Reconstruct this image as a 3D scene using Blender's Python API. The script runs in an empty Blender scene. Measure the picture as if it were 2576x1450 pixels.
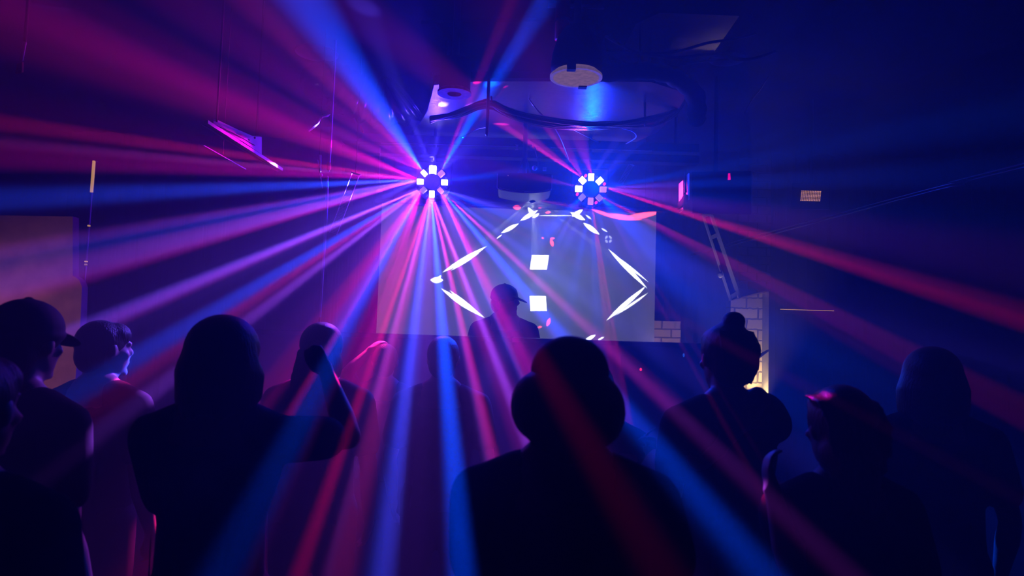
import bpy, bmesh, math, random
from mathutils import Vector, Matrix
random.seed(7)
PI = math.pi
scn = bpy.context.scene
col = scn.collection

# ------------------------------------------------------------------ camera
F = 24 / 36 * 2576
PITCH, ROLL = math.radians(3.8), math.radians(1.8)
EYE = Vector((0, 0, 1.65))
FWD = Vector((0, math.cos(PITCH), math.sin(PITCH)))
_r = Vector((1, 0, 0)); _u = Vector((0, -math.sin(PITCH), math.cos(PITCH)))
RGT = _r * math.cos(ROLL) + _u * math.sin(ROLL)
UPV = -_r * math.sin(ROLL) + _u * math.cos(ROLL)
cd = bpy.data.cameras.new('camera'); cam = bpy.data.objects.new('camera', cd); col.objects.link(cam)
cam.matrix_world = Matrix((( RGT.x, UPV.x, -FWD.x, EYE.x), (RGT.y, UPV.y, -FWD.y, EYE.y),
                           (RGT.z, UPV.z, -FWD.z, EYE.z), (0, 0, 0, 1)))
cd.lens = 24; cd.sensor_width = 36; cd.clip_start = .02; cd.clip_end = 60
cd.dof.use_dof = True; cd.dof.focus_distance = 5.0; cd.dof.aperture_fstop = 3.2
scn.camera = cam

def ray(u, v): return FWD + RGT * ((u - 1288) / F) + UPV * ((725 - v) / F)
def P(u, v, d): return EYE + ray(u, v) * d                     # point seen at a place in the photo, d metres deep
def PY(u, v, y): r = ray(u, v); return EYE + r * (y / r.y)
def PZ(u, v, z): r = ray(u, v); return EYE + r * ((z - 1.65) / r.z)

# ------------------------------------------------------------------ view, world, render options
scn.view_settings.view_transform = 'Standard'; scn.view_settings.look = 'None'
scn.view_settings.exposure = 0; scn.view_settings.gamma = 1
w = bpy.data.worlds.new('world'); scn.world = w; w.use_nodes = True
w.node_tree.nodes['Background'].inputs[0].default_value = (0, 0, 0, 1)
w.node_tree.nodes['Background'].inputs[1].default_value = 0
cy = scn.cycles
cy.max_bounces = 2; cy.diffuse_bounces = 0; cy.glossy_bounces = 1; cy.transmission_bounces = 4
cy.volume_bounces = 0; cy.transparent_max_bounces = 8; cy.use_light_tree = True
cy.sample_clamp_direct = 0; cy.sample_clamp_indirect = 3; cy.caustics_reflective = False; cy.caustics_refractive = False
cy.use_denoising = True; cy.use_adaptive_sampling = False

# ------------------------------------------------------------------ lights: the two effect lights and their beams
SIG, ANI = .10, .35
YA = 4.95
FA = PY(1087, 457, YA); FB = PY(1487, 475, YA)
RING = 31 / F * YA
BL = (.0, .05, 1.); BV = (.09, .06, 1.); VI = (.34, .06, .95); MG = (.80, .0, .42); RD = (.85, .0, .11); PK = (.9, .02, .30)

def spot(name, loc, dirn, half, power, color, blend=1., size=.006):
    l = bpy.data.lights.new(name, 'SPOT'); l.energy = power; l.color = color
    l.spot_size = max(2 * half, math.radians(1)); l.spot_blend = blend; l.shadow_soft_size = size
    o = bpy.data.objects.new(name, l); col.objects.link(o); o.location = loc
    o.rotation_euler = Vector(dirn).to_track_quat('-Z', 'Y').to_euler(); return o
def glow(name, loc, power, color, size=.03):
    l = bpy.data.lights.new(name, 'POINT'); l.energy = power; l.color = color; l.shadow_soft_size = size
    o = bpy.data.objects.new(name, l); col.objects.link(o); o.location = loc; return o

def beam(fix, u, v, d, wpx, B, color):
    """a beam that leaves the effect light and passes the point seen at (u, v), d metres deep"""
    tgt = P(u, v, d)
    fp = (1087, 457) if fix is FA else (1487, 475)
    a = round(math.atan2(-(v - fp[1]), u - fp[0]) / (PI / 4)) * PI / 4
    org = fix + Vector((math.cos(a) * RING * 1.0, -.045, math.sin(a) * RING * 1.0))
    ax = tgt - org; r = ax.length; ax = ax / r
    toc = (EYE - tgt); dc = toc.length; toc /= dc
    cg = ax.dot(toc); sg = max(math.sqrt(1 - cg * cg), .05)
    ta = wpx * 1.35 / 2 * d / F / r
    g = ANI
    p = (1 - g * g) / (4 * PI * (1 + g * g - 2 * g * cg) ** 1.5)
    base = SIG * p * math.exp(-SIG * (r + dc)) * 2 * ta / (sg * r) * .078
    t0 = math.tan(math.radians(.5))
    o = spot('beam_light', org, ax, math.atan(max(ta, t0)), min(B / base, 9e5), color)
    if ta < t0: o.scale = (ta / t0, ta / t0, 1)

BEAMS_A = [  # u, v, depth, width, level, colour
 (785, 20, 3.6, 115, .62, BL), (1330, 60, 3.7, 56, .75, BL), (1262, 60, 3.7, 30, .07, RD),
 (700, 75, 3.3, 80, .028, PK), (890, 265, 4.4, 26, .12, PK), (1087, 380, 5.25, 18, .6, BV), (1130, 410, 4.9, 14, .6, BV), (1050, 420, 4.85, 12, .5, VI), (1125, 520, 4.75, 14, .5, BV), (1045, 500, 4.75, 12, .5, BV), (795, 312, 4.7, 16, .05, BV), (1251, 455, 4.55, 12, .05, BV), (610, 365, 3.75, 60, .04, MG), (690, 418, 4.1, 14, .12, VI), (806, 430, 4.3, 10, .12, BV), (1412, 36, 3.7, 10, .03, RD), (1612, 1125, 2.62, 10, .03, RD), (845, 955, 2.14, 26, .05, RD), (2045, 985, 1.75, 36, .008, MG), (150, 120, 2.6, 190, 0.014, RD), (430, 222, 3.3, 90, 0.045, PK),
 (640, 290, 3.8, 70, 0.07, MG), (820, 352, 4.4, 26, 0.22, MG), (920, 330, 4.5, 30, 0.2, MG), (1000, 350, 4.7, 26, 0.35, VI), (250, 345, 3.2, 40, 0.07, RD), (560, 385, 3.9, 20, 0.109, PK),
 (180, 405, 3.0, 55, 0.095, MG), (750, 424, 4.2, 14, 0.4, PK), (950, 380, 4.6, 20, 0.4, MG),
 (200, 492, 3.0, 50, 0.177, BL), (700, 470, 4.1, 25, 0.34, BV), (860, 462, 4.5, 16, 0.3, BL),
 (500, 548, 3.6, 24, 0.082, PK), (230, 610, 3.0, 55, 0.163, BL), (360, 628, 3.2, 55, 0.231, VI), (640, 560, 3.9, 34, 0.231, VI), (300, 672, 3.0, 36, 0.088, MG),
 (750, 505, 4.2, 22, 0.3, BV), (480, 715, 3.2, 30, 0.218, VI), (300, 788, 2.9, 42, 0.15, BV), (560, 690, 3.3, 26, 0.122, MG), (100, 880, 2.5, 60, 0.068, BV),
 (200, 985, 2.2, 70, 0.15, BL), (620, 735, 3.4, 34, 0.245, BL), (620, 765, 3.3, 22, 0.095, PK), (420, 905, 2.4, 60, 0.041, RD), (660, 780, 3.3, 26, 0.184, VI), (300, 1050, 2.0, 50, 0.054, VI),
 (930, 690, 4.0, 26, 0.55, BV), (740, 1060, 1.9, 60, 0.32, BL), (600, 1370, .9, 110, 0.09, BL),
 (900, 690, 4.1, 30, 0.22, PK), (960, 735, 4.0, 26, 0.28, MG), (1010, 640, 4.4, 20, 0.5, MG), (845, 800, 3.3, 40, 0.16, MG), (760, 990, 2.3, 22, 0.14, RD), (1040, 600, 4.6, 18, 0.5, PK),
 (1000, 800, 3.6, 18, 0.26, PK), (905, 1000, 2.6, 26, 0.18, RD), (800, 1310, 1.2, 30, 0.06, RD), (930, 1130, 1.9, 55, 0.12, PK), (1010, 760, 3.8, 14, 0.35, VI),
 (1058, 768, 3.9, 20, 0.5, BV), (1030, 930, 2.9, 28, 0.45, BV), (1000, 1130, 2.0, 44, 0.16, BL), (960, 1420, 1.1, 80, 0.14, BL), (1080, 620, 4.4, 16, 0.5, VI),
 (1103, 700, 4.0, 20, 0.5, BV), (1128, 980, 2.4, 36, 0.62, BL), (1150, 1300, 1.2, 64, 0.5, BL), (1070, 540, 4.7, 10, 0.6, BV),
 (1150, 660, 4.2, 20, 0.45, MG), (1183, 930, 2.9, 24, 0.3, VI), (1235, 1130, 2.2, 32, 0.26, RD), (1205, 800, 3.5, 18, 0.4, VI), (1300, 1040, 2.5, 28, 0.28, VI),
 (1256, 820, 3.4, 14, 0.34, BV), (1230, 730, 3.8, 18, 0.4, MG), (1310, 930, 2.9, 20, 0.16, PK), (1180, 620, 4.4, 12, 0.6, MG), (1240, 640, 4.4, 16, 0.4, BV),
 (1275, 632, 4.3, 14, 0.26, PK), (1459, 810, 3.2, 22, .07, MG), (1700, 1035, 2.0, 38, .05, VI), (1900, 1230, 1.4, 60, .016, MG),
 (1241, 521, 4.5, 14, 0.55, BV), (1300, 556, 4.3, 18, 0.4, BL), (1220, 560, 4.5, 12, 0.5, BV), (1760, 1255, 1.5, 70, 0.16, BL), (1900, 1440, 1.0, 120, 0.12, BL),
 (1200, 448, 4.8, 10, 0.32, BL), (1300, 430, 4.4, 22, 0.16, BL), (1190, 500, 4.7, 10, 0.4, BV), (1560, 1260, .62, 100, .017, RD),
 (1060, 360, 4.8, 10, 0.4, BV), (1098, 360, 4.8, 8, 0.4, BV), (1140, 365, 4.8, 10, 0.35, VI), (1035, 400, 4.8, 10, 0.4, PK), (1000, 480, 4.7, 10, 0.5, BV), (1010, 510, 4.7, 12, 0.5, VI),
 (820, 640, 3.7, 260, 0.1, VI), (560, 640, 3.2, 260, 0.034, BV), (940, 700, 3.7, 150, 0.1, MG), (1090, 760, 3.4, 200, 0.12, VI), (1300, 640, 3.8, 220, 0.08, BL), (1230, 800, 3.2, 160, 0.08, VI), (1000, 1050, 2.2, 260, 0.03, VI), (1250, 250, 4.0, 200, 0.03, BL), (640, 1000, 2.2, 200, 0.02, BV),
]
BEAMS_B = [
 (1300, 338, 4.95, 14, .34, PK), (1389, 455, 4.55, 12, .08, PK), (1768, 905, 2.35, 14, .012, RD), (1965, 1330, 1.6, 20, .010, RD), (1400, 400, 4.6, 14, .36, PK), (1385, 335, 4.9, 14, .16, RD), (1478, 410, 4.8, 14, .4, MG), (1515, 405, 4.8, 10, .25, BV), (1450, 418, 4.8, 12, .3, MG),
 (1395, 560, 4.5, 30, .34, BL), (1335, 640, 4.1, 40, .16, BL), (1420, 580, 4.6, 12, .3, BV), (1455, 560, 4.7, 12, .3, BV), (1500, 760, 3.6, 30, .14, BL), (1440, 730, 3.7, 30, .14, BL),
 (1512, 700, 4.0, 12, .18, RD), (1538, 800, 3.7, 10, .16, RD), (1570, 700, 4.0, 30, .10, BL), (1640, 495, 4.7, 20, .10, MG),
 (1799, 556, 4.3, 14, .16, PK), (2138, 672, 3.3, 26, .10, RD), (2480, 765, 2.6, 70, .02, RD), (1799, 637, 4.1, 14, .12, PK), (1960, 735, 3.4, 17, .07, MG), (2138, 856, 2.8, 32, .012, RD),
 (1760, 720, 4.0, 110, .22, BL), (1860, 1000, 2.6, 200, .05, BL), (1760, 430, 4.4, 26, .14, BL), (2200, 445, 3.6, 60, .05, BL), (2100, 560, 3.5, 120, .05, BL), (1727, 485, 4.9, 70, .06, PK),
 (1610, 610, 4.4, 26, .16, BL), (1540, 420, 4.8, 12, .2, BV),
]
for b in BEAMS_A: beam(FA, *b)
for b in BEAMS_B: beam(FB, *b)
spot('effect_glow', FA + Vector((0, -.10, .0)), (0, -1, -.05), math.radians(87), 140, (.03, .01, 1.), .5, .05)
spot('effect_wash', FA + Vector((-.02, -.2, .0)), (-1, -.45, -.12), math.radians(70), 13, (1., .0, .5), 1., .05)
spot('effect_glow', FB + Vector((0, -.10, .0)), (0, -1, -.05), math.radians(87), 125, (.0, .03, 1.), .5, .05)


# ------------------------------------------------------------------ helpers: materials
def mat(name, rgb, rough=.6, metal=0., emit=0., ecol=None, var=.25, vs=9., bump=.15, spec=.4, aniso=None):
    m = bpy.data.materials.new(name); m.use_nodes = True; nt = m.node_tree; N = nt.nodes; L = nt.links
    b = N['Principled BSDF']; b.inputs['Roughness'].default_value = rough; b.inputs['Metallic'].default_value = metal
    b.inputs['Specular IOR Level'].default_value = spec
    tc = N.new('ShaderNodeTexCoord'); nz = N.new('ShaderNodeTexNoise'); nz.inputs['Scale'].default_value = vs
    nz.inputs['Detail'].default_value = 4
    mp = N.new('ShaderNodeMapping'); L.new(tc.outputs['Object'], mp.inputs[0]); L.new(mp.outputs[0], nz.inputs['Vector'])
    if aniso: mp.inputs['Scale'].default_value = aniso
    rp = N.new('ShaderNodeValToRGB'); c0 = [x * (1 - var) for x in rgb]; c1 = [min(1, x * (1 + var)) for x in rgb]
    rp.color_ramp.elements[0].position = .3; rp.color_ramp.elements[1].position = .7
    rp.color_ramp.elements[0].color = (*c0, 1); rp.color_ramp.elements[1].color = (*c1, 1)
    L.new(nz.outputs['Fac'], rp.inputs[0]); L.new(rp.outputs[0], b.inputs['Base Color'])
    if bump:
        bp = N.new('ShaderNodeBump'); bp.inputs['Strength'].default_value = bump; bp.inputs['Distance'].default_value = .01
        L.new(nz.outputs['Fac'], bp.inputs['Height']); L.new(bp.outputs[0], b.inputs['Normal'])
    if emit:
        b.inputs['Emission Color'].default_value = (*(ecol or rgb), 1); b.inputs['Emission Strength'].default_value = emit
        m.cycles.emission_sampling = 'NONE'
    return m

def brick_mat(name, c1, c2, cm, bw=.19, bh=.085):
    m = mat(name, c1, .75); nt = m.node_tree; N = nt.nodes; L = nt.links; b = N['Principled BSDF']
    tc = N.new('ShaderNodeTexCoord'); mp = N.new('ShaderNodeMapping'); mp.inputs['Rotation'].default_value = (PI / 2, 0, 0)
    br = N.new('ShaderNodeTexBrick'); br.inputs['Scale'].default_value = 1; br.inputs['Brick Width'].default_value = bw
    br.inputs['Row Height'].default_value = bh; br.inputs['Mortar Size'].default_value = .007; br.inputs['Mortar Smooth'].default_value = .3
    br.inputs['Color1'].default_value = (*c1, 1); br.inputs['Color2'].default_value = (*c2, 1); br.inputs['Mortar'].default_value = (*cm, 1)
    nz = N.new('ShaderNodeTexNoise'); nz.inputs['Scale'].default_value = 12; mix = N.new('ShaderNodeMixRGB'); mix.inputs[0].default_value = .02
    L.new(tc.outputs['Object'], mp.inputs[0]); L.new(mp.outputs[0], mix.inputs[1]); L.new(nz.outputs['Color'], mix.inputs[2])
    L.new(mix.outputs[0], br.inputs['Vector']); L.new(br.outputs['Color'], b.inputs['Base Color'])
    bp = N.new('ShaderNodeBump'); bp.inputs['Strength'].default_value = .8; bp.inputs['Distance'].default_value = .02; bp.invert = True
    L.new(br.outputs['Fac'], bp.inputs['Height']); L.new(bp.outputs[0], b.inputs['Normal'])
    return m

M = {}
M['black'] = mat('black_paint', (.004, .004, .005), .7, spec=.2)
M['hub'] = mat('matt_black_hub', (.0012, .0012, .0015), .9, spec=.03, bump=0)
M['ceil'] = mat('black_ceiling', (.004, .004, .005), .9, vs=3, bump=.4, spec=.15)
M['floor'] = mat('dark_floor', (.03, .028, .03), .35, vs=4)
M['drape'] = mat('black_drape', (.005, .005, .007), .95, vs=5, spec=.1)
M['dgrey'] = mat('dark_grey_metal', (.03, .03, .035), .4, .6)
M['gloss'] = mat('glossy_black_plastic', (.012, .012, .015), .22, 0, spec=.6)
M['cable'] = mat('black_cable', (.01, .01, .012), .3, spec=.6)
M['sheet'] = mat('brushed_metal_sheet', (.42, .40, .48), .24, 1., var=.25, vs=1, bump=.6, aniso=(6, 240, 1))
M['white'] = mat('white_painted_metal', (.75, .73, .76), .4, var=.08)
M['screen'] = mat('projection_screen_cloth', (.78, .76, .80), .9, var=.02, bump=.02)
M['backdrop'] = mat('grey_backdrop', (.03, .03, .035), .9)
M['glow_disc'] = mat('beige_disc_added_glow', (.55, .42, .38), .7, var=.5, vs=40, emit=.2, ecol=(.62, .36, .46))  # faint glow put in for the light falling on the beige disc
M['beige'] = mat('beige_disc', (.55, .42, .38), .7, var=.25, vs=40)
M['pale_grey'] = mat('pale_grey_steel', (.5, .5, .56), .5)
M['grey'] = mat('grey_painted_steel', (.20, .20, .24), .5)
M['wood'] = mat('desk_black_laminate', (.012, .012, .015), .3)
M['plaster'] = mat('pale_plaster_board', (.55, .48, .46), .9)
M['hair'] = mat('dark_hair', (.006, .005, .006), .5, spec=.15, vs=30, aniso=(6, 6, 1), bump=.5)
M['hair2'] = mat('brown_hair', (.14, .09, .08), .3, vs=30, aniso=(6, 6, 1), bump=.5)
M['skin'] = mat('skin', (.50, .30, .24), .5, var=.06, bump=.03)
M['tee'] = mat('dark_blue_tee_cloth', (.10, .09, .13), .9, vs=12)
M['tee2'] = mat('black_tee_cloth', (.008, .008, .01), .95, vs=12, spec=.1)
M['tee3'] = mat('grey_tee_cloth', (.03, .025, .03), .9, vs=12, spec=.2)
M['jeans'] = mat('dark_trouser_cloth', (.015, .015, .025), .9)
M['shoe'] = mat('black_shoe_leather', (.012, .012, .012), .4)
M['cap'] = mat('black_cap_cloth', (.01, .01, .014), .8)
M['brick'] = brick_mat('painted_brick', (.42, .36, .34), (.30, .25, .26), (.10, .09, .09))
M['redtape'] = mat('red_tape', (.7, .04, .05), .4)
M['lens_w'] = mat('lit_white_lens', (.9, .85, 1), .2, emit=7, ecol=(1, .86, 1))
M['lens_p'] = mat('lit_pink_lens', (.9, .5, .9), .2, emit=1.1, ecol=(.85, .28, .80))
M['lens_m'] = mat('lit_lilac_lens', (.8, .6, .9), .2, emit=.6, ecol=(.62, .34, .85))
M['led_red'] = mat('lit_red_indicator', (.8, .05, .1), .3, emit=1.6, ecol=(1, .02, .08))
M['led_blue'] = mat('lit_blue_indicator', (.1, .2, .9), .3, emit=.6, ecol=(.02, .15, 1))
M['pink_glow'] = mat('pink_tag_added_glow', (.9, .1, .4), .3, emit=1.2, ecol=(1, .0, .25))
M['led_orange'] = mat('lit_orange_led', (.9, .5, .3), .3, emit=.85, ecol=(1, .42, .22))
M['glow_yellow'] = mat('lit_yellow_strip', (.9, .6, .2), .3, emit=.62, ecol=(1, .50, .14))
M['glow_dim'] = mat('dim_yellow_strip', (.9, .6, .2), .3, emit=.25, ecol=(1, .50, .2))
M['lilac_tube'] = mat('lilac_plastic_tube', (.55, .4, .6), .4)

# ------------------------------------------------------------------ helpers: geometry
def tag(o, label=None, cat=None, group=None, kind=None):
    if label: o['label'] = label
    if cat: o['category'] = cat
    if group: o['group'] = group
    if kind: o['kind'] = kind
    return o
def empty(name, loc, rz=0, **k):
    o = bpy.data.objects.new(name, None); col.objects.link(o); o.location = loc; o.rotation_euler = (0, 0, rz)
    o.empty_display_size = .05; tag(o, **k)
    bpy.context.view_layer.update(); return o

class MB:
    def __init__(s): s.bm = bmesh.new()
    def hexa(s, pts):                       # 8 points: bottom four, top four
        v = [s.bm.verts.new(p) for p in pts]
        for f in ((3, 2, 1, 0), (4, 5, 6, 7), (0, 1, 5, 4), (1, 2, 6, 5), (2, 3, 7, 6), (3, 0, 4, 7)): s.bm.faces.new([v[i] for i in f])
        return s
    def box(s, a, b):
        x0, y0, z0 = [min(a[i], b[i]) for i in range(3)]; x1, y1, z1 = [max(a[i], b[i]) for i in range(3)]
        return s.hexa([(x0, y0, z0), (x1, y0, z0), (x1, y1, z0), (x0, y1, z0), (x0, y0, z1), (x1, y0, z1), (x1, y1, z1), (x0, y1, z1)])
    def slab(s, pts, ext):                  # polygon given thickness along the vector ext
        ext = Vector(ext); a = [s.bm.verts.new(p) for p in pts]; b = [s.bm.verts.new(Vector(p) + ext) for p in pts]
        s.bm.faces.new(a[::-1]); s.bm.faces.new(b); n = len(a)
        for i in range(n): s.bm.faces.new((a[i], a[(i + 1) % n], b[(i + 1) % n], b[i]))
        return s
    def bar(s, p, q, w, t, up=(0, 0, 1)):   # rectangular bar
        p, q = Vector(p), Vector(q); d = (q - p).normalized(); up = Vector(up)
        a = d.cross(up); a = a.normalized() if a.length > 1e-4 else Vector((1, 0, 0)); b = a.cross(d).normalized()
        a *= w / 2; b *= t / 2
        return s.hexa([p - a - b, p + a - b, p + a + b, p - a + b, q - a - b, q + a - b, q + a + b, q - a + b])
    def tube(s, pts, rad, n=12, fl=None, caps=True):   # swept tube with rounded ends; fl = (axis, factor) flattens
        pts = [Vector(p) for p in pts]; rad = [rad] * len(pts) if not hasattr(rad, '__len__') else list(rad)
        if caps:
            d0 = (pts[0] - pts[1]).normalized(); d1 = (pts[-1] - pts[-2]).normalized(); P0, R0, P1, R1 = pts[0], rad[0], pts[-1], rad[-1]
            pre = [(P0 + d0 * R0 * math.sin(a), R0 * math.cos(a)) for a in (1.45, 1.05, .55)]
            post = [(P1 + d1 * R1 * math.sin(a), R1 * math.cos(a)) for a in (.55, 1.05, 1.45)]
            pts = [x[0] for x in pre] + pts + [x[0] for x in post]; rad = [x[1] for x in pre] + rad + [x[1] for x in post]
        rings = []; ref = None
        for i, p in enumerate(pts):
            t = (pts[min(i + 1, len(pts) - 1)] - pts[max(i - 1, 0)]).normalized()
            if ref is None:
                ref = Vector((0, 1, 0)) if abs(t.y) < .8 else Vector((1, 0, 0))
            a = (ref - t * ref.dot(t)).normalized(); b = t.cross(a); ref = a
            ring = []
            for k in range(n):
                o = (a * math.cos(2 * PI * k / n) + b * math.sin(2 * PI * k / n)) * rad[i]
                if fl: ax = Vector(fl[0]); o -= ax * (o.dot(ax)) * (1 - fl[1])
                ring.append(s.bm.verts.new(p + o))
            rings.append(ring)
        for i in range(len(rings) - 1):
            for k in range(n): s.bm.faces.new((rings[i][k], rings[i][(k + 1) % n], rings[i + 1][(k + 1) % n], rings[i + 1][k]))
        s.bm.faces.new(rings[0][::-1]); s.bm.faces.new(rings[-1]); return s
    def ell(s, c, r, rot=None, n=16):
        m = Matrix.Translation(c) @ (rot.to_4x4() if rot else Matrix()) @ Matrix.Diagonal((*r, 1))
        bmesh.ops.create_uvsphere(s.bm, u_segments=n, v_segments=n * 2 // 3, radius=1, matrix=m); return s
    def lathe(s, c, prof, n=32, axis='Z'):  # prof: (radius, height)
        c = Vector(c); rings = []
        for r, h in prof:
            rg = []
            for k in range(n):
                a = 2 * PI * k / n
                o = Vector((r * math.cos(a), r * math.sin(a), h)) if axis == 'Z' else Vector((r * math.cos(a), h, r * math.sin(a)))
                rg.append(s.bm.verts.new(c + o))
            rings.append(rg)
        for i in range(len(rings) - 1):
            for k in range(n): s.bm.faces.new((rings[i][k], rings[i][(k + 1) % n], rings[i + 1][(k + 1) % n], rings[i + 1][k]))
        if prof[0][0] > 1e-5: s.bm.faces.new(rings[0][::-1])
        if prof[-1][0] > 1e-5: s.bm.faces.new(rings[-1])
        return s
    def build(s, name, m, parent=None, smooth=False, bevel=0, voxel=0, iters=4, **k):
        bmesh.ops.recalc_face_normals(s.bm, faces=s.bm.faces)
        me = bpy.data.meshes.new(name); s.bm.to_mesh(me); s.bm.free()
        o = bpy.data.objects.new(name, me); col.objects.link(o); me.materials.append(m)
        if voxel:
            r = o.modifiers.new('r', 'REMESH'); r.mode = 'VOXEL'; r.voxel_size = voxel; r.use_smooth_shade = True
            q = o.modifiers.new('s', 'SMOOTH'); q.factor = .5; q.iterations = iters
            me2 = bpy.data.meshes.new_from_object(o.evaluated_get(bpy.context.evaluated_depsgraph_get()))
            o.modifiers.clear(); o.data = me2; bpy.data.meshes.remove(me); me = me2; me.name = name
            if not me.materials: me.materials.append(m)
            smooth = True
        if smooth: me.polygons.foreach_set('use_smooth', [True] * len(me.polygons))
        if bevel:
            b = o.modifiers.new('b', 'BEVEL'); b.width = bevel; b.segments = 3; b.limit_method = 'ANGLE'
        if parent: o.parent = parent; o.matrix_parent_inverse = parent.matrix_world.inverted()
        else:                                             # origin at the middle of the base
            vs = me.vertices; n = len(vs)
            lo = [min(v.co[i] for v in vs) for i in range(3)]; hi = [max(v.co[i] for v in vs) for i in range(3)]
            c = Vector(((lo[0] + hi[0]) / 2, (lo[1] + hi[1]) / 2, lo[2])); me.transform(Matrix.Translation(-c)); o.location = c
        tag(o, **k); return o

def curve(pts, n=24):                       # Catmull-Rom through the points
    pts = [Vector(p) for p in pts]; q = [pts[0]] + pts + [pts[-1]]; out = []
    seg = max(2, n // (len(pts) - 1))
    for i in range(1, len(q) - 2):
        for k in range(seg):
            t = k / seg; a, b, c, d = q[i - 1], q[i], q[i + 1], q[i + 2]
            out.append(.5 * ((2 * b) + (c - a) * t + (2 * a - 5 * b + 4 * c - d) * t * t + (3 * b - a - 3 * c + d) * t ** 3))
    out.append(pts[-1]); return out

# ------------------------------------------------------------------ the room
XL, XR, YB, YR, ZC = -4.6, 5.0, 7.0, -1.4, 3.55
ST = dict(kind='structure')
MB().box((XL - .2, YR - .2, -.2), (XR + .2, YB + .2, 0)).build('floor', M['floor'], **ST)
MB().box((XL - .2, YR - .2, ZC), (XR + .2, YB + .2, ZC + .2)).build('ceiling', M['ceil'], **ST)
MB().box((XL - .2, YB, 0), (XR + .2, YB + .2, ZC)).build('wall_back', M['brick'], **ST)
MB().box((XL - .2, YR - .2, 0), (XR + .2, YR, ZC)).build('wall_rear', M['black'], **ST)
MB().box((XL - .2, YR, 0), (XL, YB, ZC)).build('wall_left', M['black'], **ST)
MB().box((XR, YR, 0), (XR + .2, YB, ZC)).build('wall_right', M['black'], **ST)

hm = bpy.data.materials.new('stage_haze'); hm.use_nodes = True; nt = hm.node_tree; nt.nodes.clear()
ho = nt.nodes.new('ShaderNodeOutputMaterial'); hv = nt.nodes.new('ShaderNodeVolumeScatter')
hv.inputs['Density'].default_value = SIG; hv.inputs['Anisotropy'].default_value = ANI; hv.inputs['Color'].default_value = (1, 1, 1, 1)
nt.links.new(hv.outputs[0], ho.inputs['Volume']); hm.cycles.volume_sampling = 'EQUIANGULAR'; hm.cycles.homogeneous_volume = True
MB().box((XL + .002, YR + .002, .002), (XR - .002, YB - .002, ZC - .002)).build('haze', hm, label='thin stage haze filling the whole room', cat='haze', kind='stuff')

# ------------------------------------------------------------------ screen, projector, effect lights
YS = 6.3
sc_ = [PY(945, 870, YS), PY(1645, 880, YS), PY(1652, 531, YS), PY(957, 512, YS)]
scr = empty('projection_screen', (sc_[0] + sc_[1]) / 2, label='large pale projection screen hanging behind the booth', cat='screen')
g = MB(); nx = 40
L0, L1 = sc_[0].x, sc_[1].x; zt = (sc_[2].z + sc_[3].z) / 2; zb = zt - 1.62
for i in range(nx):
    for s0 in range(1):
        xa, xb = L0 + (L1 - L0) * i / nx, L0 + (L1 - L0) * (i + 1) / nx
        wv = lambda x: YS + .012 * math.sin((x - L0) * 2.4) + .004 * math.sin((x - L0) * 11)
        g.hexa([(xa, wv(xa), zb), (xb, wv(xb), zb), (xb, wv(xb) + .004, zb), (xa, wv(xa) + .004, zb), (xa, wv(xa), zt), (xb, wv(xb), zt), (xb, wv(xb) + .004, zt), (xa, wv(xa) + .004, zt)])
bmesh.ops.remove_doubles(g.bm, verts=g.bm.verts, dist=1e-5)
g.build('screen_cloth', M['screen'], scr)
MB().tube([(L0 - .05, YS + .02, zt + .02), (L1 + .1, YS + .02, zt + .02)], .022).build('roller_tube', M['grey'], scr, smooth=True)
MB().tube([(L0 - .02, YS + .01, zb - .01), (L1 + .02, YS + .01, zb - .01)], .013).build('bottom_bar', M['grey'], scr, smooth=True)
for x in (L0 + .1, L1 - .1): MB().tube([(x, YS + .02, zt + .035), (x, YS + .02, ZC)], .004, 8).build('hanging_wire', M['dgrey'], scr)

def effect_light(c, kinds, screws, label):
    t = empty('effect_light', (c.x, c.y + .12, c.z - .19), label=label, cat='stage light')
    R = RING
    MB().lathe(c, [(R * 1.25, .03), (R * 1.42, .05), (R * 1.42, .13), (R * 1.0, .20), (.03, .21)], axis='Y').build('housing', M['hub'], t, smooth=False)
    MB().lathe(c, [(R * .62, -.01), (R * .66, .0), (R * .66, .04), (R * 1.25, .045), (R * 1.25, .0315)][:3] + [(0.001, .04)], axis='Y').build('centre_hub', M['hub'], t)
    for k in range(8):
        a = PI / 2 - k * PI / 4; d = Vector((math.cos(a), 0, math.sin(a))); s = Vector((-math.sin(a), 0, math.cos(a)))
        m_, sc = kinds[k]
        p = c + d * R; hl, hw = R * .26 * sc, R * .21 * sc
        q = [p - d * hl - s * hw, p + d * hl - s * hw, p + d * hl + s * hw, p - d * hl + s * hw]
        MB().slab([x + Vector((0, .0, 0)) for x in q], (0, .035, 0)).build('lens', M[m_], t, bevel=.003)
    for k in range(8):
        a = PI / 2 - (k + .5) * PI / 4; p = c + Vector((math.cos(a), 0, math.sin(a))) * R * 1.2
        MB().lathe(p, [(.006, -.004), (.010, .0), (.010, .035)], 12, 'Y').build('laser_aperture', M['led_red'] if k in screws else M['dgrey'], t)
    for sx in (-1, 1): MB().bar(c + Vector((sx * R * 1.5, .1, 0)), c + Vector((sx * R * 1.5, .1, R * 1.9)), .005, .03, (0, 1, 0)).build('bracket_arm', M['dgrey'], t)
    MB().box(c + Vector((-R * 1.55, .085, R * 1.88)), c + Vector((R * 1.55, .115, R * 1.96))).build('bracket_top', M['dgrey'], t)
    MB().tube([c + Vector((0, .1, R * 1.96)), c + Vector((0, .1, .45))], .012).build('hanging_clamp', M['dgrey'], t)
    return t
effect_light(FA, [('lens_w', 1.35), ('lens_p', 1), ('lens_w', 1), ('lens_p', .9), ('lens_w', 1), ('lens_m', .95), ('lens_w', 1), ('lens_w', .9)], (),
             'round stage light with eight lit lenses, brighter one left of the projector')
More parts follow.
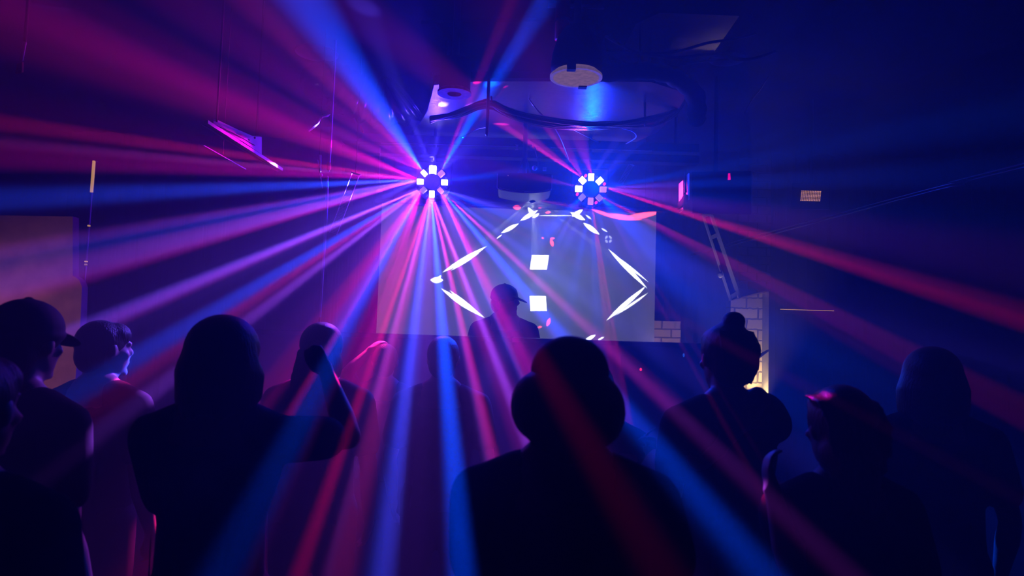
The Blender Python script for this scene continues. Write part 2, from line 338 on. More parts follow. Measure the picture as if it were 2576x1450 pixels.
effect_light(FB, [('lens_w', 1.1), ('lens_w', 1.05), ('lens_p', 1.05), ('lens_m', 1), ('lens_p', 1.05), ('lens_m', 1), ('lens_w', 1.1), ('lens_w', 1.05)], (7, 1, 3, 5),
             'round stage light with eight lit lenses and red dots, right of the projector')

YP = 4.55
pj = empty('projector', PY(1320, 485, YP), label='dark ceiling projector with glossy underside, hanging between the two round lights', cat='projector')
a, b = PY(1253, 432, YP), PY(1387, 474, YP); zt_, zb_ = a.z, b.z - .01
sl = (a.z - b.z)
body = MB(); n = 20
pts = [(a.x, YP, zt_), (b.x, YP, zt_ - .004), (b.x, YP, zb_)] + [(b.x + (a.x - b.x) * i / n, YP, zb_ - .028 * math.sin(PI * i / n) ** .6) for i in range(1, n)] + [(a.x, YP, zb_)]
body.slab(pts, (0, .30, 0)).build('body', M['gloss'], pj, bevel=.008)
bel = [Vector((a.x + (b.x - a.x) * i / 24, YP - .003, zb_ - .026 * math.sin(PI * i / 24) ** .6)) for i in range(25)]
MB().tube(bel, .0035, 8).build('lower_trim', M['white'], pj, smooth=True)
MB().tube([p + Vector((0, 0, .010)) for p in bel[1:-1]], .0014, 6).build('trim_line', M['white'], pj, smooth=True)
MB().tube([p + Vector((0, 0, .005)) for p in bel[12:24]], .002, 6).build('trim_line', M['white'], pj, smooth=True)
for x, nm in ((a.x - .003, 'side_trim'), (b.x + .003, 'side_trim')): MB().box((x - .004, YP - .006, zb_ + .01), (x + .004, YP + .03, zt_ - .015)).build(nm, M['white'], pj)
MB().ell((PY(1278, 442, YP).x, YP - .002, PY(1278, 442, YP).z), (.003, .003, .005)).build('indicator', M['glow_dim'], pj)
LP = Vector((PY(1342, 486, YP).x, YP + .335, b.z - .01))
MB().lathe(LP + Vector((0, -.04, 0)), [(.035, 0), (.035, .02), (.028, .025)], 20, 'Y').build('lens', M['gloss'], pj)
cx = PY(1320, 430, YP).x
MB().tube([(cx, YP + .15, zt_ - .01), (cx, YP + .15, ZC)], .016).build('pole', M['dgrey'], pj)
for sx in (-1, 1):
    MB().bar((cx + sx * .05, YP + .1, zt_), (cx + sx * .012, YP + .14, zt_ + .13), .012, .006).build('mount_arm', M['dgrey'], pj)
    q = PY(1318 + sx * 14, 371, YP)
    MB().slab([q + Vector((x * sx, 0, z)) for x, z in ((.0, .018), (.022, .020), (.014, .008), (.014, -.008), (.022, -.020), (0, -.018), (.006, 0))], (0, .004, 0)).build('clamp_plate', M['beige'], pj)
MB().ell(PY(1345, 423, YP), (.018, .02, .018)).build('rear_knob', M['white'], pj, smooth=True)
MB().box(PY(1366, 420, YP), PY(1374, 431, YP + .03)).build('cable_plug', M['white'], pj)

# projected picture: a patterned spot light at the projector lens
SH_W = [((1117,683),(1222,621),5.5,1),((1137,679),(1205,637),2.5,.8),((1084,704),(1116,704),7,.8),((1100,704),(1111,692),3,.8),((1113,726),(1216,797),6,1),((1134,730),(1200,782),3,.9),
 ((1262,586),(1304,563),4.5,1),((1249,601),(1263,590),1.5,.6),((1310,555),(1352,530),5,1),((1328,522),(1346,547),4.5,1),((1340,548),(1356,538),3.5,1),((1350,543),(1445,543),1.2,.35),
 ((1436,535),(1472,554),5.5,1),((1440,545),(1466,528),5,1),((1469,562),(1508,590),5.5,1),((1514,575),(1530,585),2.2,.3),((1474,541),(1488,552),2.2,.4),
 ((1534,630),(1625,723),5,1),((1546,642),(1629,708),3,.55),((1623,722),(1530,807),5,1),((1629,738),(1550,796),3,.45),((1472,860),(1499,846),4,1),((1505,859),(1521,851),2.2,.5),
 ((1524,602),(1530,594),3,.12),((1534,594),(1540,602),3,.12),((1524,604),(1530,612),3,.12),((1534,612),(1540,604),3,.12)]
SH_R = [((1290,521),(1311,523),6,1),((1372,536),(1386,534),3,.8),((1354,524),(1364,521),2,.6),((1488,527),(1548,547),4,.8),((1515,540),(1612,553),6.5,1),((1560,553),(1662,534),7,1),((1386,602),(1391,622),4.5,.7),((1383,602),(1396,600),3,.6),
        ((1363,597),(1368,602),2.5,.5),((1376,824),(1384,802),4.5,.6),((1352,826),(1364,824),3,.4)]
QD = [((1357,661),(21,18),-.10,0), ((1354,765),(20,18.5),.09,0)]
DS = YS - LP.y
def onscreen(u, v): p = PY(u, v, YS); return ((p.x - LP.x) / DS, (p.z - LP.z) / DS)
pl = bpy.data.lights.new('projector_beam', 'SPOT'); pl.spot_size = math.radians(128); pl.spot_blend = .1; pl.shadow_soft_size = .003; pl.energy = 2600
po = bpy.data.objects.new('projector_beam', pl); col.objects.link(po); po.location = LP; po.rotation_euler = (PI / 2, 0, 0)
pl.use_nodes = True; nt = pl.node_tree; N = nt.nodes; L = nt.links; em = N['Emission']
tc = N.new('ShaderNodeTexCoord'); sp = N.new('ShaderNodeSeparateXYZ'); L.new(tc.outputs['Normal'], sp.inputs[0])
def mth(op, a, b=None, c=None):
    n = N.new('ShaderNodeMath'); n.operation = op
    for i, x in enumerate((a, b, c)):
        if x is None: continue
        if isinstance(x, (int, float)): n.inputs[i].default_value = x
        else: L.new(x, n.inputs[i])
    return n.outputs[0]
nz_ = mth('MULTIPLY', sp.outputs[2], -1)
X = mth('DIVIDE', sp.outputs[0], nz_); Y = mth('DIVIDE', sp.outputs[1], nz_)
cb = N.new('ShaderNodeCombineXYZ'); L.new(X, cb.inputs[0]); L.new(Y, cb.inputs[1])
def mapped(c, ang, sx, sy):
    m = N.new('ShaderNodeMapping'); m.vector_type = 'TEXTURE'; L.new(cb.outputs[0], m.inputs[0])
    m.inputs['Location'].default_value = (*c, 0); m.inputs['Rotation'].default_value = (0, 0, ang); m.inputs['Scale'].default_value = (sx, sy, 1)
    s = N.new('ShaderNodeSeparateXYZ'); L.new(m.outputs[0], s.inputs[0]); return s.outputs[0], s.outputs[1]
PX = YS / F / DS
def sliver(p, q, w, lv):
    a, b = onscreen(*p), onscreen(*q); c = ((a[0] + b[0]) / 2, (a[1] + b[1]) / 2); d = (b[0] - a[0], b[1] - a[1])
    x, y = mapped(c, math.atan2(d[1], d[0]), math.hypot(*d) / 2, w * PX)
    f = mth('ADD', mth('MULTIPLY', x, x), mth('ABSOLUTE', y))
    return mth('MULTIPLY', mth('MINIMUM', mth('MAXIMUM', mth('MULTIPLY_ADD', f, -2.5, 3.), 0.), 1.), lv)
def chain(l):
    o = None
    for s in l: k = sliver(*s); o = k if o is None else mth('MAXIMUM', o, k)
    return o
white = chain(SH_W); red = chain(SH_R)
for c, (hx, hy), sk, _ in QD:
    x, y = mapped(onscreen(*c), 0, hx * PX, hy * PX)
    x2 = mth('MULTIPLY_ADD', y, sk, x)
    f = mth('MAXIMUM', mth('ABSOLUTE', x2), mth('ABSOLUTE', y))
    white = mth('MAXIMUM', white, mth('MINIMUM', mth('MAXIMUM', mth('MULTIPLY_ADD', f, -12., 12.6), 0.), 1.))
# soft bright centre and the lit frame of the picture
x, y = mapped(onscreen(1357, 715), 0, 240 * PX, 190 * PX)
soft = mth('DIVIDE', 1., mth('ADD', 1., mth('MULTIPLY', mth('ADD', mth('MULTIPLY', x, x), mth('MULTIPLY', y, y)), 3.)))
x, y = mapped(onscreen(1298, 700), 0, 352 * PX, 176 * PX)
fr = mth('LESS_THAN', mth('MAXIMUM', mth('ABSOLUTE', x), mth('ABSOLUTE', y)), 1.)
KW, KR = 2.6, 2.4
def colr(c, f):
    n = N.new('ShaderNodeVectorMath'); n.operation = 'SCALE'; n.inputs[0].default_value = c; L.new(f, n.inputs['Scale']); return n.outputs[0]
def addv(a, b):
    n = N.new('ShaderNodeVectorMath'); n.operation = 'ADD'; L.new(a, n.inputs[0]); L.new(b, n.inputs[1]); return n.outputs[0]
tot = addv(addv(colr((KW * .92, KW, KW * .98), white), colr((KR, KR * .06, KR * .09), red)), addv(colr((.05, .085, .10), mth('MULTIPLY', soft, fr)), colr((.038, .030, .038), fr)))
L.new(tot, em.inputs['Color'])
# the lamp evens out distance and slant, as a projector lens does
rr = mth('ADD', mth('ADD', mth('MULTIPLY', X, X), mth('MULTIPLY', Y, Y)), 1.)
L.new(mth('MULTIPLY', mth('POWER', rr, 1.5), .1), em.inputs['Strength'])

# ------------------------------------------------------------------ booth, stage, backdrop, curtains
st0, st1 = PY(640, 900, 4.35), PY(1790, 900, 4.35)
MB().box((st0.x, 4.85, 0), (st1.x, 6.95, .30)).build('stage', M['black'], label='low black stage platform behind the booth', cat='stage')
za = PY(1288, 850, 4.35).z
desk = empty('booth_counter', ((st0.x + st1.x) / 2, 4.5, 0), label='long dark booth counter in front of the person in the cap', cat='counter')
MB().box((st0.x, 4.38, 0), (st1.x, 4.42, za - .03)).build('front_panel', M['wood'], desk)
MB().box((st0.x - .02, 4.35, za - .03), (st1.x + .02, 4.83, za)).build('countertop', M['gloss'], desk, bevel=.004)
for x in (st0.x + .01, st1.x - .04): MB().box((x, 4.42, 0), (x + .03, 4.82, za - .03)).build('side_panel', M['wood'], desk)
for k, (u, v) in enumerate(((1612, 930),)): MB().ell(PY(u, v, 4.375), (.008, .006, .010)).build('indicator', M['led_red'], desk)
MB().ell(PY(1720, 894, 4.375), (.006, .006, .012)).build('indicator', M['led_blue'], desk)
MB().box(PY(1562, 893, 4.372), PY(1608, 940, 4.379)).build('access_hatch', M['black'], desk)
eq = empty('dj_mixer', PY(1120, 838, 4.6) * 1, label='low dark mixer lying on the booth counter by the person in the cap', cat='mixer'); eq.location.z = za
mx = PY(1270, 800, 4.62).x
MB().box((mx - .18, 4.48, za), (mx + .18, 4.76, za + .012)).build('mixer_body', M['gloss'], eq)
for i in range(5): MB().lathe((mx - .12 + i * .06, 4.62, za + .012), [(.010, 0), (.009, .008)], 12).build('knob', M['dgrey'], eq)

def drape(name, x0, x1, y, z0, z1, m, folds=9, amp=.05, **k):
    g = MB(); n = folds * 8; top = []; 
    f = lambda t: y + amp * math.sin(t * folds * 2 * PI) * (.7 + .3 * math.sin(t * 7))
    for i in range(n):
        a, b = i / n, (i + 1) / n; xa, xb = x0 + (x1 - x0) * a, x0 + (x1 - x0) * b
        g.hexa([(xa, f(a), z0), (xb, f(b), z0), (xb, f(b) + .012, z0), (xa, f(a) + .012, z0), (xa, f(a) * .6 + y * .4, z1), (xb, f(b) * .6 + y * .4, z1), (xb, f(b) * .6 + y * .4 + .012, z1), (xa, f(a) * .6 + y * .4 + .012, z1)])
    bmesh.ops.remove_doubles(g.bm, verts=g.bm.verts, dist=1e-5)
    return g.build(name, m, smooth=False, **k)
drape('stage_curtain', XL + .15, PY(952, 700, 6.72).x, 6.72, .05, ZC - .02, M['drape'], 14, .06, label='wide black curtain on the wall left of the projection screen', cat='curtain')
drape('stage_curtain', PY(1640, 700, 6.66).x, PY(1719, 700, 6.66).x, 6.66, PY(1690, 808, 6.66).z, ZC - .02, M['drape'], 3, .03, label='short narrow black curtain ending above the bricks right of the screen', cat='curtain')
drape('stage_curtain', PY(1719, 700, 6.66).x, PY(1862, 700, 6.66).x, 6.72, .31, ZC - .02, M['drape'], 4, .04, label='full length black curtain between the brick strip and the grey post', cat='curtain')
drape('stage_curtain', PY(1945, 700, 6.66).x, XR - .1, 6.72, .02, ZC - .02, M['drape'], 12, .05, label='wide black curtain on the wall right of the grey post', cat='curtain')
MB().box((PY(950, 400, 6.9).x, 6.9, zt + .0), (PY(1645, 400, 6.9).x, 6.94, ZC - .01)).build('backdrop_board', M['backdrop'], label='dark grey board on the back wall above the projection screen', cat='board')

# brick recess lit from below at the right of the stage
YW = 5.6
wp = empty('brick_pier', PY(1885, 960, YW), label='pale brick pier lit from below behind the person with the bun', cat='wall'); 
q0, q1, q2, q3 = PY(1838, 1100, YW), PY(1926, 1100, YW), PY(1926, 735, YW), PY(1838, 757, YW)
for q in (q0, q1): q.z = .0
wp.location = ((q0.x + q1.x) / 2, YW, 0); bpy.context.view_layer.update()
MB().slab([q0, q1, q2, q3], (0, .12, 0)).build('brick_face', M['brick'], wp)
MB().bar(q3 + Vector((0, -.02, .006)), q2 + Vector((0, -.02, .006)), .16, .012).build('sloping_cap', M['beige'], wp)
pa, pb = PY(1934, 965, YW - .1), PY(1934, 735, YW - .1)
MB().box((pa.x - .026, YW - .16, 0), (pa.x + .026, YW - .02, pb.z)).build('upright_post', M['grey'], label='grey upright post at the right edge of the brick pier', cat='post')
up = spot('uplight_beam', Vector((q1.x - .10, YW - .14, 1.10)), (-.06, .10, 1), math.radians(42), 60, (1., .66, .22), .8, .02)
ul = empty('uplight', (q1.x - .10, YW - .14, 0), label='small warm uplight on a stand at the foot of the brick pier', cat='lamp')
MB().lathe((q1.x - .10, YW - .14, 1.0), [(.02, 0), (.04, .03), (.045, .085), (.04, .085), (.035, .04), (.001, .04)], 20).build('lamp_head', M['black'], ul)
MB().tube([(q1.x - .10, YW - .14, .02), (q1.x - .10, YW - .14, 1.0)], .012).build('stand_pole', M['dgrey'], ul)
MB().lathe((q1.x - .10, YW - .14, 0), [(.11, 0), (.11, .012), (.02, .02)], 24).build('stand_base', M['dgrey'], ul)
spot('unseen_booth_light', Vector((PY(1690, 900, 6.0).x, 6.2, 1.0)), (0, .5, .62), math.radians(38), 45, (1., .62, .50), .8, .03)
br = empty('wall_bracket', P(1910, 900, 5.35), label='small black angled bracket in front of the lit bricks', cat='bracket')
b0 = [P(1890, 880, 5.35), P(1913, 879, 5.35), P(1897, 903, 5.35), P(1926, 884, 5.35)]
MB().bar(b0[0], b0[1], .02, .012).build('upper_arm', M['black'], br)
MB().tube([b0[2], (b0[2] + b0[3]) / 2 + Vector((0, 0, -.006)), b0[3] + Vector((.02, 0, .006))], [.020, .016, .008], 10).build('lower_arm', M['black'], br)

spot('unseen_booth_light', P(1775, 930, 4.7), P(1815, 640, 5.2) - P(1775, 930, 4.7), math.radians(20), 9, (.85, .7, .9), 1., .03)  # unseen spot added to brighten the ladder frame
# slanted grey ladder frame
sf = empty('ladder_frame', P(1850, 755, 5.0), label='slanting grey ladder frame leaning above the brick pier', cat='frame')
A0, A1, B0, B1 = P(1768, 541, 5.2), P(1838, 756, 5.2), P(1789, 541, 5.2), P(1860, 750, 5.2)
MB().bar(A0, A1, .012, .03, (0, 1, 0)).build('rail', M['white'], sf)
MB().bar(B0, B1, .02, .03, (0, 1, 0)).build('rail', M['white'], sf)
for t in (0.01, .27, .97): MB().bar(A0.lerp(A1, t), B0.lerp(B1, t - .03), .03, .02, (0, 1, 0)).build('rung', M['white'], sf)
MB().slab([A0 + Vector((.01, .02, 0)), A1 + Vector((.01, .02, 0)), B1 + Vector((-.01, .02, 0)), B0 + Vector((-.01, .02, 0))], (0, .006, 0)).build('mesh_infill', M['dgrey'], sf)
MB().ell(P(1812, 692, 5.15), (.02, .02, .024)).build('clamp', M['pale_grey'], sf, smooth=True)

# hanging speaker with pink-lit side at the right
sb = empty('hanging_speaker', P(1800, 540, 4.9), label='black hanging speaker cabinet with a pale left side, right of the screen', cat='speaker')
def P3(u, v, d): return P(u, v, d)
c0 = [P3(1713, 537, 5.0), P3(1740, 516, 4.75), P3(1740, 434, 4.75), P3(1713, 455, 5.0)]
MB().hexa([P3(1741, 538, 4.74), P3(1890, 540, 4.74), P3(1893, 540, 5.15), P3(1716, 538, 5.15), P3(1741, 432, 4.74), P3(1890, 430, 4.74), P3(1893, 432, 5.15), P3(1716, 440, 5.15)]).build('cabinet', M['black'], sb, bevel=.006)
def lerp4(s, t): return (c0[0].lerp(c0[1], s)).lerp(c0[3].lerp(c0[2], s), t)
off = Vector((-.012, -.004, 0))
for (s0, s1, t0, t1, nm, m_) in ((0, .42, .0, .90, 'side_plate', 'white'), (.70, 1., .18, .98, 'side_plate', 'white')):
    MB().slab([lerp4(s0, t0) + off, lerp4(s1, t0) + off, lerp4(s1, t1) + off, lerp4(s0, t1) + off], (-.006, -.004, 0)).build(nm, M[m_], sb)
MB().slab([lerp4(.1, .1) + off * 2, lerp4(.95, .08) + off * 2, lerp4(.95, .3) + off * 2, lerp4(.7, .4) + off * 2, lerp4(.45, .32) + off * 2, lerp4(.1, .28) + off * 2], (-.01, 0, 0)).build('side_bracket', M['black'], sb)
MB().bar(P3(1724, 485, 4.8), P3(1724, 434, 4.8), .016, .008, (0, 1, 0)).build('hanging_strap', M['white'], sb)
MB().tube([P3(1800, 432, 4.9), Vector((P3(1800, 432, 4.9).x, P3(1800, 432, 4.9).y, ZC))], .015).build('hanging_pole', M['dgrey'], sb)
rt = empty('pink_tag', P(1835, 452, 4.7), label='tiny tag with pink light put in as a glow, on the front of the hanging speaker', cat='indicator')
MB().slab([P(1832, 452, 4.70), P(1838, 452, 4.70), P(1837, 436, 4.70), P(1833, 436, 4.70)], (0, .012, 0)).build('tag_face', M['pink_glow'], rt)  # glow stands for pink beam light on the tag
MB().slab([P(1830, 455, 4.714), P(1840, 455, 4.714), P(1840, 433, 4.714), P(1830, 433, 4.714)], (0, .02, 0)).build('tag_back', M['black'], rt)

# LED panel at the right
lp = empty('led_panel', P(2042, 520, 5.2), label='dark box with a small orange grid of LEDs on the right', cat='display')
g0, gx, gy = P(2016, 479, 5.2), P(2067, 480, 5.2) - P(2016, 479, 5.2), P(2013, 506, 5.2) - P(2016, 479, 5.2)
MB().hexa([P(1990, 528, 5.22), P(2088, 528, 5.22), P(2088, 528, 5.4), P(1990, 528, 5.4), P(1992, 462, 5.22), P(2088, 462, 5.22), P(2088, 462, 5.4), P(1992, 462, 5.4)]).build('housing', M['black'], lp, bevel=.005)
g = MB()
for i in range(12):
    for j in range(8):
        p = g0 + gx * ((i + .5) / 12) + gy * ((j + .5) / 8); g.slab([p + gx * a / 12 + gy * b / 8 for a, b in ((-.27, -.24), (.27, -.24), (.27, .24), (-.27, .24))], (0, .006, 0))
g.build('led_grid', M['led_orange'], lp)
pp = P(2042, 462, 5.3); MB().tube([pp, (pp.x, pp.y, ZC)], .014).build('hanging_pole', M['dgrey'], lp)
sh = empty('wall_shelf', P(2030, 786, 5.4), label='thin shelf with a glowing yellow edge, low on the right', cat='shelf')
MB().hexa([P(1960, 790, 5.4), P(2105, 794, 5.4), P(2105, 794, 5.65), P(1960, 790, 5.65), P(1960, 782, 5.4), P(2105, 786, 5.4), P(2105, 786, 5.65), P(1960, 782, 5.65)]).build('board', M['black'], sh)
MB().bar(P(1963, 778.5, 5.39), P(2098, 782.5, 5.39), .004, .0045).build('glowing_edge', M['glow_yellow'], sh)

# added pole at the left; its glow stands for light through a curtain gap
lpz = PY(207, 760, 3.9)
yp = empty('gap_light_pole', (lpz.x, 3.9, 0), label='thin added pole glowing yellow like light through a curtain gap, left of the room', cat='light')
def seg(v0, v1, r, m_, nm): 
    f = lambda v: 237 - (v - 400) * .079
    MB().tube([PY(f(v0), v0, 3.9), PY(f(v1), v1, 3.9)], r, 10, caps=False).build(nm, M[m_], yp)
seg(405, 484, .0085, 'glow_yellow', 'gap_glow'); seg(486, 566, .0065, 'lilac_tube', 'pole_section'); seg(567, 570, .008, 'glow_yellow', 'gap_glow_spot')
seg(572, 655, .0065, 'lilac_tube', 'pole_section'); seg(657, 660, .009, 'glow_yellow', 'gap_glow_spot'); seg(664, 668, .008, 'glow_dim', 'gap_glow_spot'); seg(670, 1060, .006, 'lilac_tube', 'pole_section')
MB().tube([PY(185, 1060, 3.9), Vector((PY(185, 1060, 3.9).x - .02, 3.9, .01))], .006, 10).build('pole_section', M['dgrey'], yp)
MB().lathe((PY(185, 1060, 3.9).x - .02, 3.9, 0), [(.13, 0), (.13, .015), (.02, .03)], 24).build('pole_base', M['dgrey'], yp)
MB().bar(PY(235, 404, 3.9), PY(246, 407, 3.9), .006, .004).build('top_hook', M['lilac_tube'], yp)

# pale board at the left edge
q = [PY(-160, 540, 3.45), PY(183, 545, 3.45), PY(183, 694, 3.45), PY(192, 699, 3.45), PY(200, 706, 3.45), PY(206, 722, 3.45), PY(203, 800, 3.45), PY(196, 892, 3.45), PY(194, 900, 3.45)]
q += [Vector((q[-1].x, 3.45, 0)), Vector((q[0].x, 3.45, 0))]
MB().slab(q, (0, .05, 0)).build('pale_partition', M['plaster'], label='pale partition board lit salmon at the left edge', cat='partition')
spot('left_wall_lamp', Vector((-3.3, 2.35, 1.05)), Vector((-2.45, 3.45, 1.45)) - Vector((-3.3, 2.35, 1.05)), math.radians(31), 34, (1., .27, .27), 1., .05)

# ------------------------------------------------------------------ ceiling: metal sheet, ducts, trusses, cables
zc = ZC - .06
def onz(l, z): return [PZ(u, v, z) for u, v in l]
ZS = 3.16
so = onz([(1036, 348), (1052, 318), (1075, 280), (1086, 240), (1092, 214), (1200, 205), (1540, 205), (1640, 207), (1728, 236), (1700, 290), (1650, 335), (1600, 357)], ZS)
ms = empty('metal_ceiling_panel', sum(so, Vector()) / len(so), label='large dropped panel of brushed metal above the projector and round lights', cat='ceiling panel')
MB().slab(so, (0, 0, .02)).build('metal_sheet', M['sheet'], ms)
MB().slab([p + Vector((0, 0, .021)) for p in so], (0, 0, .04)).build('backing_board', M['black'], ms)
for k in (1, 4, 7, 9): MB().tube([so[k].lerp(ms.location, .1) + Vector((0, 0, .06)), Vector((*so[k].lerp(ms.location, .1).xy, ZC))], .008, 8).build('hanging_rod', M['black'], ms)
MB().slab(onz([(1600, 60), (1660, 32), (1860, 40), (1790, 140), (1700, 150), (1560, 135)], zc - .02), (0, 0, .015)).build('metal_ceiling_sheet', M['sheet'], label='second metal sheet nearer the camera, upper right of the round beige lamp', cat='ceiling panel')
# black wrapped ducts
def lump(name, pts, rad, m, label, cat, fl=None, seed=0):
    random.seed(seed); g = MB(); c = curve(pts, 30)
    r = [rad * (1 + .12 * math.sin(i * 1.9 + seed) + .06 * random.random()) for i in range(len(c))]
    return g.tube(c, r, 20, fl).build(name, m, smooth=True, label=label, cat=cat)
lump('wrapped_duct', [P(830, 215, 4.75), P(900, 245, 4.85), P(980, 262, 4.9), P(1030, 240, 4.9)], .20, M['gloss'], 'fat black plastic-wrapped duct hanging upper left of the screen', 'duct', ((0, 0, 1), .75), 3)
MB().slab(onz([(1060, 60), (1500, 50), (1530, 140), (1540, 195), (1190, 190), (1085, 165)], zc - .03), (0, 0, .02)).build('black_ceiling_cloth', M['drape'], label='flat black cloth stretched on the ceiling between can lamp and dome lamp', cat='cloth')
lump('wrapped_duct', [P(1480, 190, 3.85), P(1560, 182, 3.85), P(1640, 180, 3.88), P(1705, 200, 3.95), P(1748, 240, 4.05), P(1752, 300, 4.3)], .055, M['drape'], 'black wrapped duct curving round the right end of the metal sheet', 'duct', ((0, 0, 1), .8), 6)
dm = empty('covered_lamp', P(845, 330, 4.9), label='dark round covered lamp with rim glints put in as white and red pieces, left of the fixtures', cat='lamp')
c = P(846, 335, 4.9)
MB().lathe(c, [(.001, .125), (.07, .12), (.13, .095), (.17, .05), (.185, .0), (.16, -.01), (.1, -.015)], 28).build('cover', M['drape'], dm, smooth=True)
pts = [P(778, 327, 4.7), P(786, 320, 4.7), P(800, 310, 4.7), P(806, 300, 4.7), P(812, 293, 4.7), P(824, 290, 4.7), P(830, 288, 4.7)]
MB().tube(pts, [.012, .014, .008, .006, .010, .012, .003], 7).build('glint_edge', M['white'], dm)  # white tube and red flap stand for glints on the black drape
MB().slab([P(905, 313, 4.75), P(912, 322, 4.75), P(915, 335, 4.75), P(906, 330, 4.75)], (0, .01, 0)).build('red_glint_flap', M['redtape'], dm)
MB().tube([c + Vector((0, 0, .12)), Vector((c.x, c.y, ZC))], .012).build('hanging_rod', M['dgrey'], dm)

def can_lamp(u, v, z, r, h, label, big=False):
    c = PZ(u, v, z); t = empty('can_lamp' if not big else 'dome_lamp', (c.x, c.y, z), label=label, cat='ceiling lamp')
    if not big:
        MB().lathe(c, [(r * .42, .03), (r * .42, 0), (r, 0), (r, .012), (r * .95, .02)], 36).build('rim_ring', M['beige'], t)
        MB().lathe(c, [(r * .93, .02), (r * .93, h), (r * .5, h + .01)], 36).build('can', M['black'], t)
        MB().lathe(c, [(r * .40, .028), (.001, .03)], 24).build('inner_reflector', M['dgrey'], t)
    else:
        MB().lathe(c, [(.001, .022), (r * .88, .022), (r * .90, .028), (r * .9, .04)], 40).build('glowing_disc', M['glow_disc'], t)
        MB().lathe(c, [(r * .93, .0), (r * 1.06, .0), (r * 1.06, .012), (r * .93, .012), (r * .93, 0)], 40).build('lower_ring', M['glow_disc'], t)
        MB().lathe(c, [(r * 1.0, .03), (r * 1.04, .06), (r * .98, h * .45), (r * .8, h * .75), (r * .5, h * .95), (r * .3, h)], 36).build('dome', M['black'], t, smooth=True)
        for a in (-1.85, 1.2): p = c + Vector((math.cos(a) * r * 1.0, math.sin(a) * r * 1.0, .012)); MB().box(p - Vector((.022, .016, .02)), p + Vector((.022, .016, .03))).build('clip', M['black'], t)
        p = c + Vector((.03, -r * .2, .0)); MB().box(p - Vector((.02, .012, -.005)), p + Vector((.02, .012, .022))).build('switch_block', M['black'], t)
    MB().tube([c + Vector((0, 0, h)), Vector((c.x, c.y, ZC))], .02).build('hanging_stem', M['dgrey'], t)
    return c
can_lamp(1143, 237, 2.98, .095, .19, 'small round can lamp with a dark hole, hanging over the left of the metal sheet')
cb_ = can_lamp(1449, 197, 2.98, .128, .28, 'large black dome lamp with a speckled beige underside', True)

def joist(name, u0, v0, u1, v1, d, hpx, dep, m, **k):
    a, b = P(u0, v0, d), P(u1, v1, d); z = (a.z + b.z) / 2; h = hpx / F * d
    return MB().box((a.x, a.y, z - h / 2), (b.x, a.y + dep, z + h / 2)).build(name, m, bevel=.006, **k)
tr = empty('lighting_bar', P(1300, 395, 5.1), label='long black lighting bar across the room above the round lights', cat='bar')
def jp(u0, v0, u1, v1, d, hpx, dep, m, nm):
    o = joist(nm, u0, v0, u1, v1, d, hpx, dep, m); mw = o.matrix_world.copy(); bpy.context.view_layer.update(); o.parent = tr; o.matrix_parent_inverse = tr.matrix_world.inverted()
jp(860, 345, 1760, 372, 5.12, 22, .12, M['black'], 'upper_beam'); jp(860, 373, 1760, 401, 5.08, 20, .10, M['black'], 'lower_beam')
MB().bar(P(1385, 372, 5.05), P(1640, 380, 5.05), .003, .003).build('cable_clip_rail', M['white'], tr)
MB().bar(P(958, 360, 5.05), P(1300, 369, 5.05), .002, .002).build('cable_clip_rail', M['lilac_tube'], tr)
for u in (900, 1225, 1700):
    p = P(u, 360, 5.15); MB().tube([p, (p.x, p.y, ZC)], .012).build('hanging_rod', M['dgrey'], tr)

random.seed(5)
def cable(pts, r, label, m='cable', n=30):
    return MB().tube(curve(pts, n), r, 8).build('cable', M[m], smooth=True, label=label, cat='cable')
CB = [(1085, 300, 4.3), (1150, 285, 4.2), (1222, 262, 4.1), (1290, 285, 4.1), (1400, 310, 4.2), (1520, 316, 4.3), (1640, 308, 4.4), (1700, 280, 4.5), (1725, 240, 4.6)]
ORD = ['topmost', 'second from top', 'third from top', 'third from bottom', 'second from bottom', 'lowest']
for k in range(6):
    o = [random.uniform(-7, 7) for _ in CB]
    c_ = cable([P(u, v + o[i] + (k - 2.5) * 3 * math.sin(PI * (i + .5) / 9), d + .02 * k) for i, (u, v, d) in enumerate(CB)], .013, ORD[k] + ' black cable of the bundle sagging across the metal panel')
    c_['group'] = 'cables sagging across the metal sheet'
CR = [(1660, 95, 3.9), (1590, 130, 3.8), (1640, 135, 3.8), (1760, 112, 3.8), (1850, 95, 3.8)]
cable([P(1525, 92, 3.8), P(1570, 118, 3.8), P(1620, 134, 3.8), P(1700, 130, 3.8), P(1780, 108, 3.8), P(1850, 98, 3.8), PZ(1900, 85, ZC)], .008, 'thin black cable sagging in front of the upper right metal sheet')
cable([P(1530, 132, 3.9), P(1620, 136, 3.9), P(1700, 145, 3.9), P(1790, 138, 3.9), P(1880, 150, 3.9), PZ(1950, 130, ZC)], .010, 'thick black cable below the upper right metal sheet')
cable([P(1540, 148, 4.0), P(1600, 166, 4.0), P(1650, 172, 4.0), P(1740, 158, 4.0), P(1830, 150, 4.0)], .007, 'black cable lying along the curved wrapped duct', 'gloss')
cable([P(1325, 240, 4.4), P(1350, 275, 4.4), P(1400, 330, 4.6), P(1430, 400, 4.9)], .005, 'thin black cable dropping from ceiling right of the projector pole')
cable([P(1420, 315, 4.4), P(1460, 335, 4.6), P(1505, 358, 4.9)], .004, 'thin diagonal cable below the sagging bundle')
cable([P(1560, 322, 4.5), P(1590, 330, 4.6), P(1600, 345, 4.7), P(1575, 362, 4.9)], .004, 'thin looped cable at the right end of the metal sheet', 'lilac_tube')
cable([P(1345, 370, 4.7), P(1352, 400, 4.7), P(1352, 425, 4.7)], .004, 'thin black cable hanging down to the back of the projector')
cable([P(1165, 345, 4.6), P(1200, 325, 4.5), P(1225, 320, 4.4)], .005, 'short black cable left of the blue-sheen hanger')
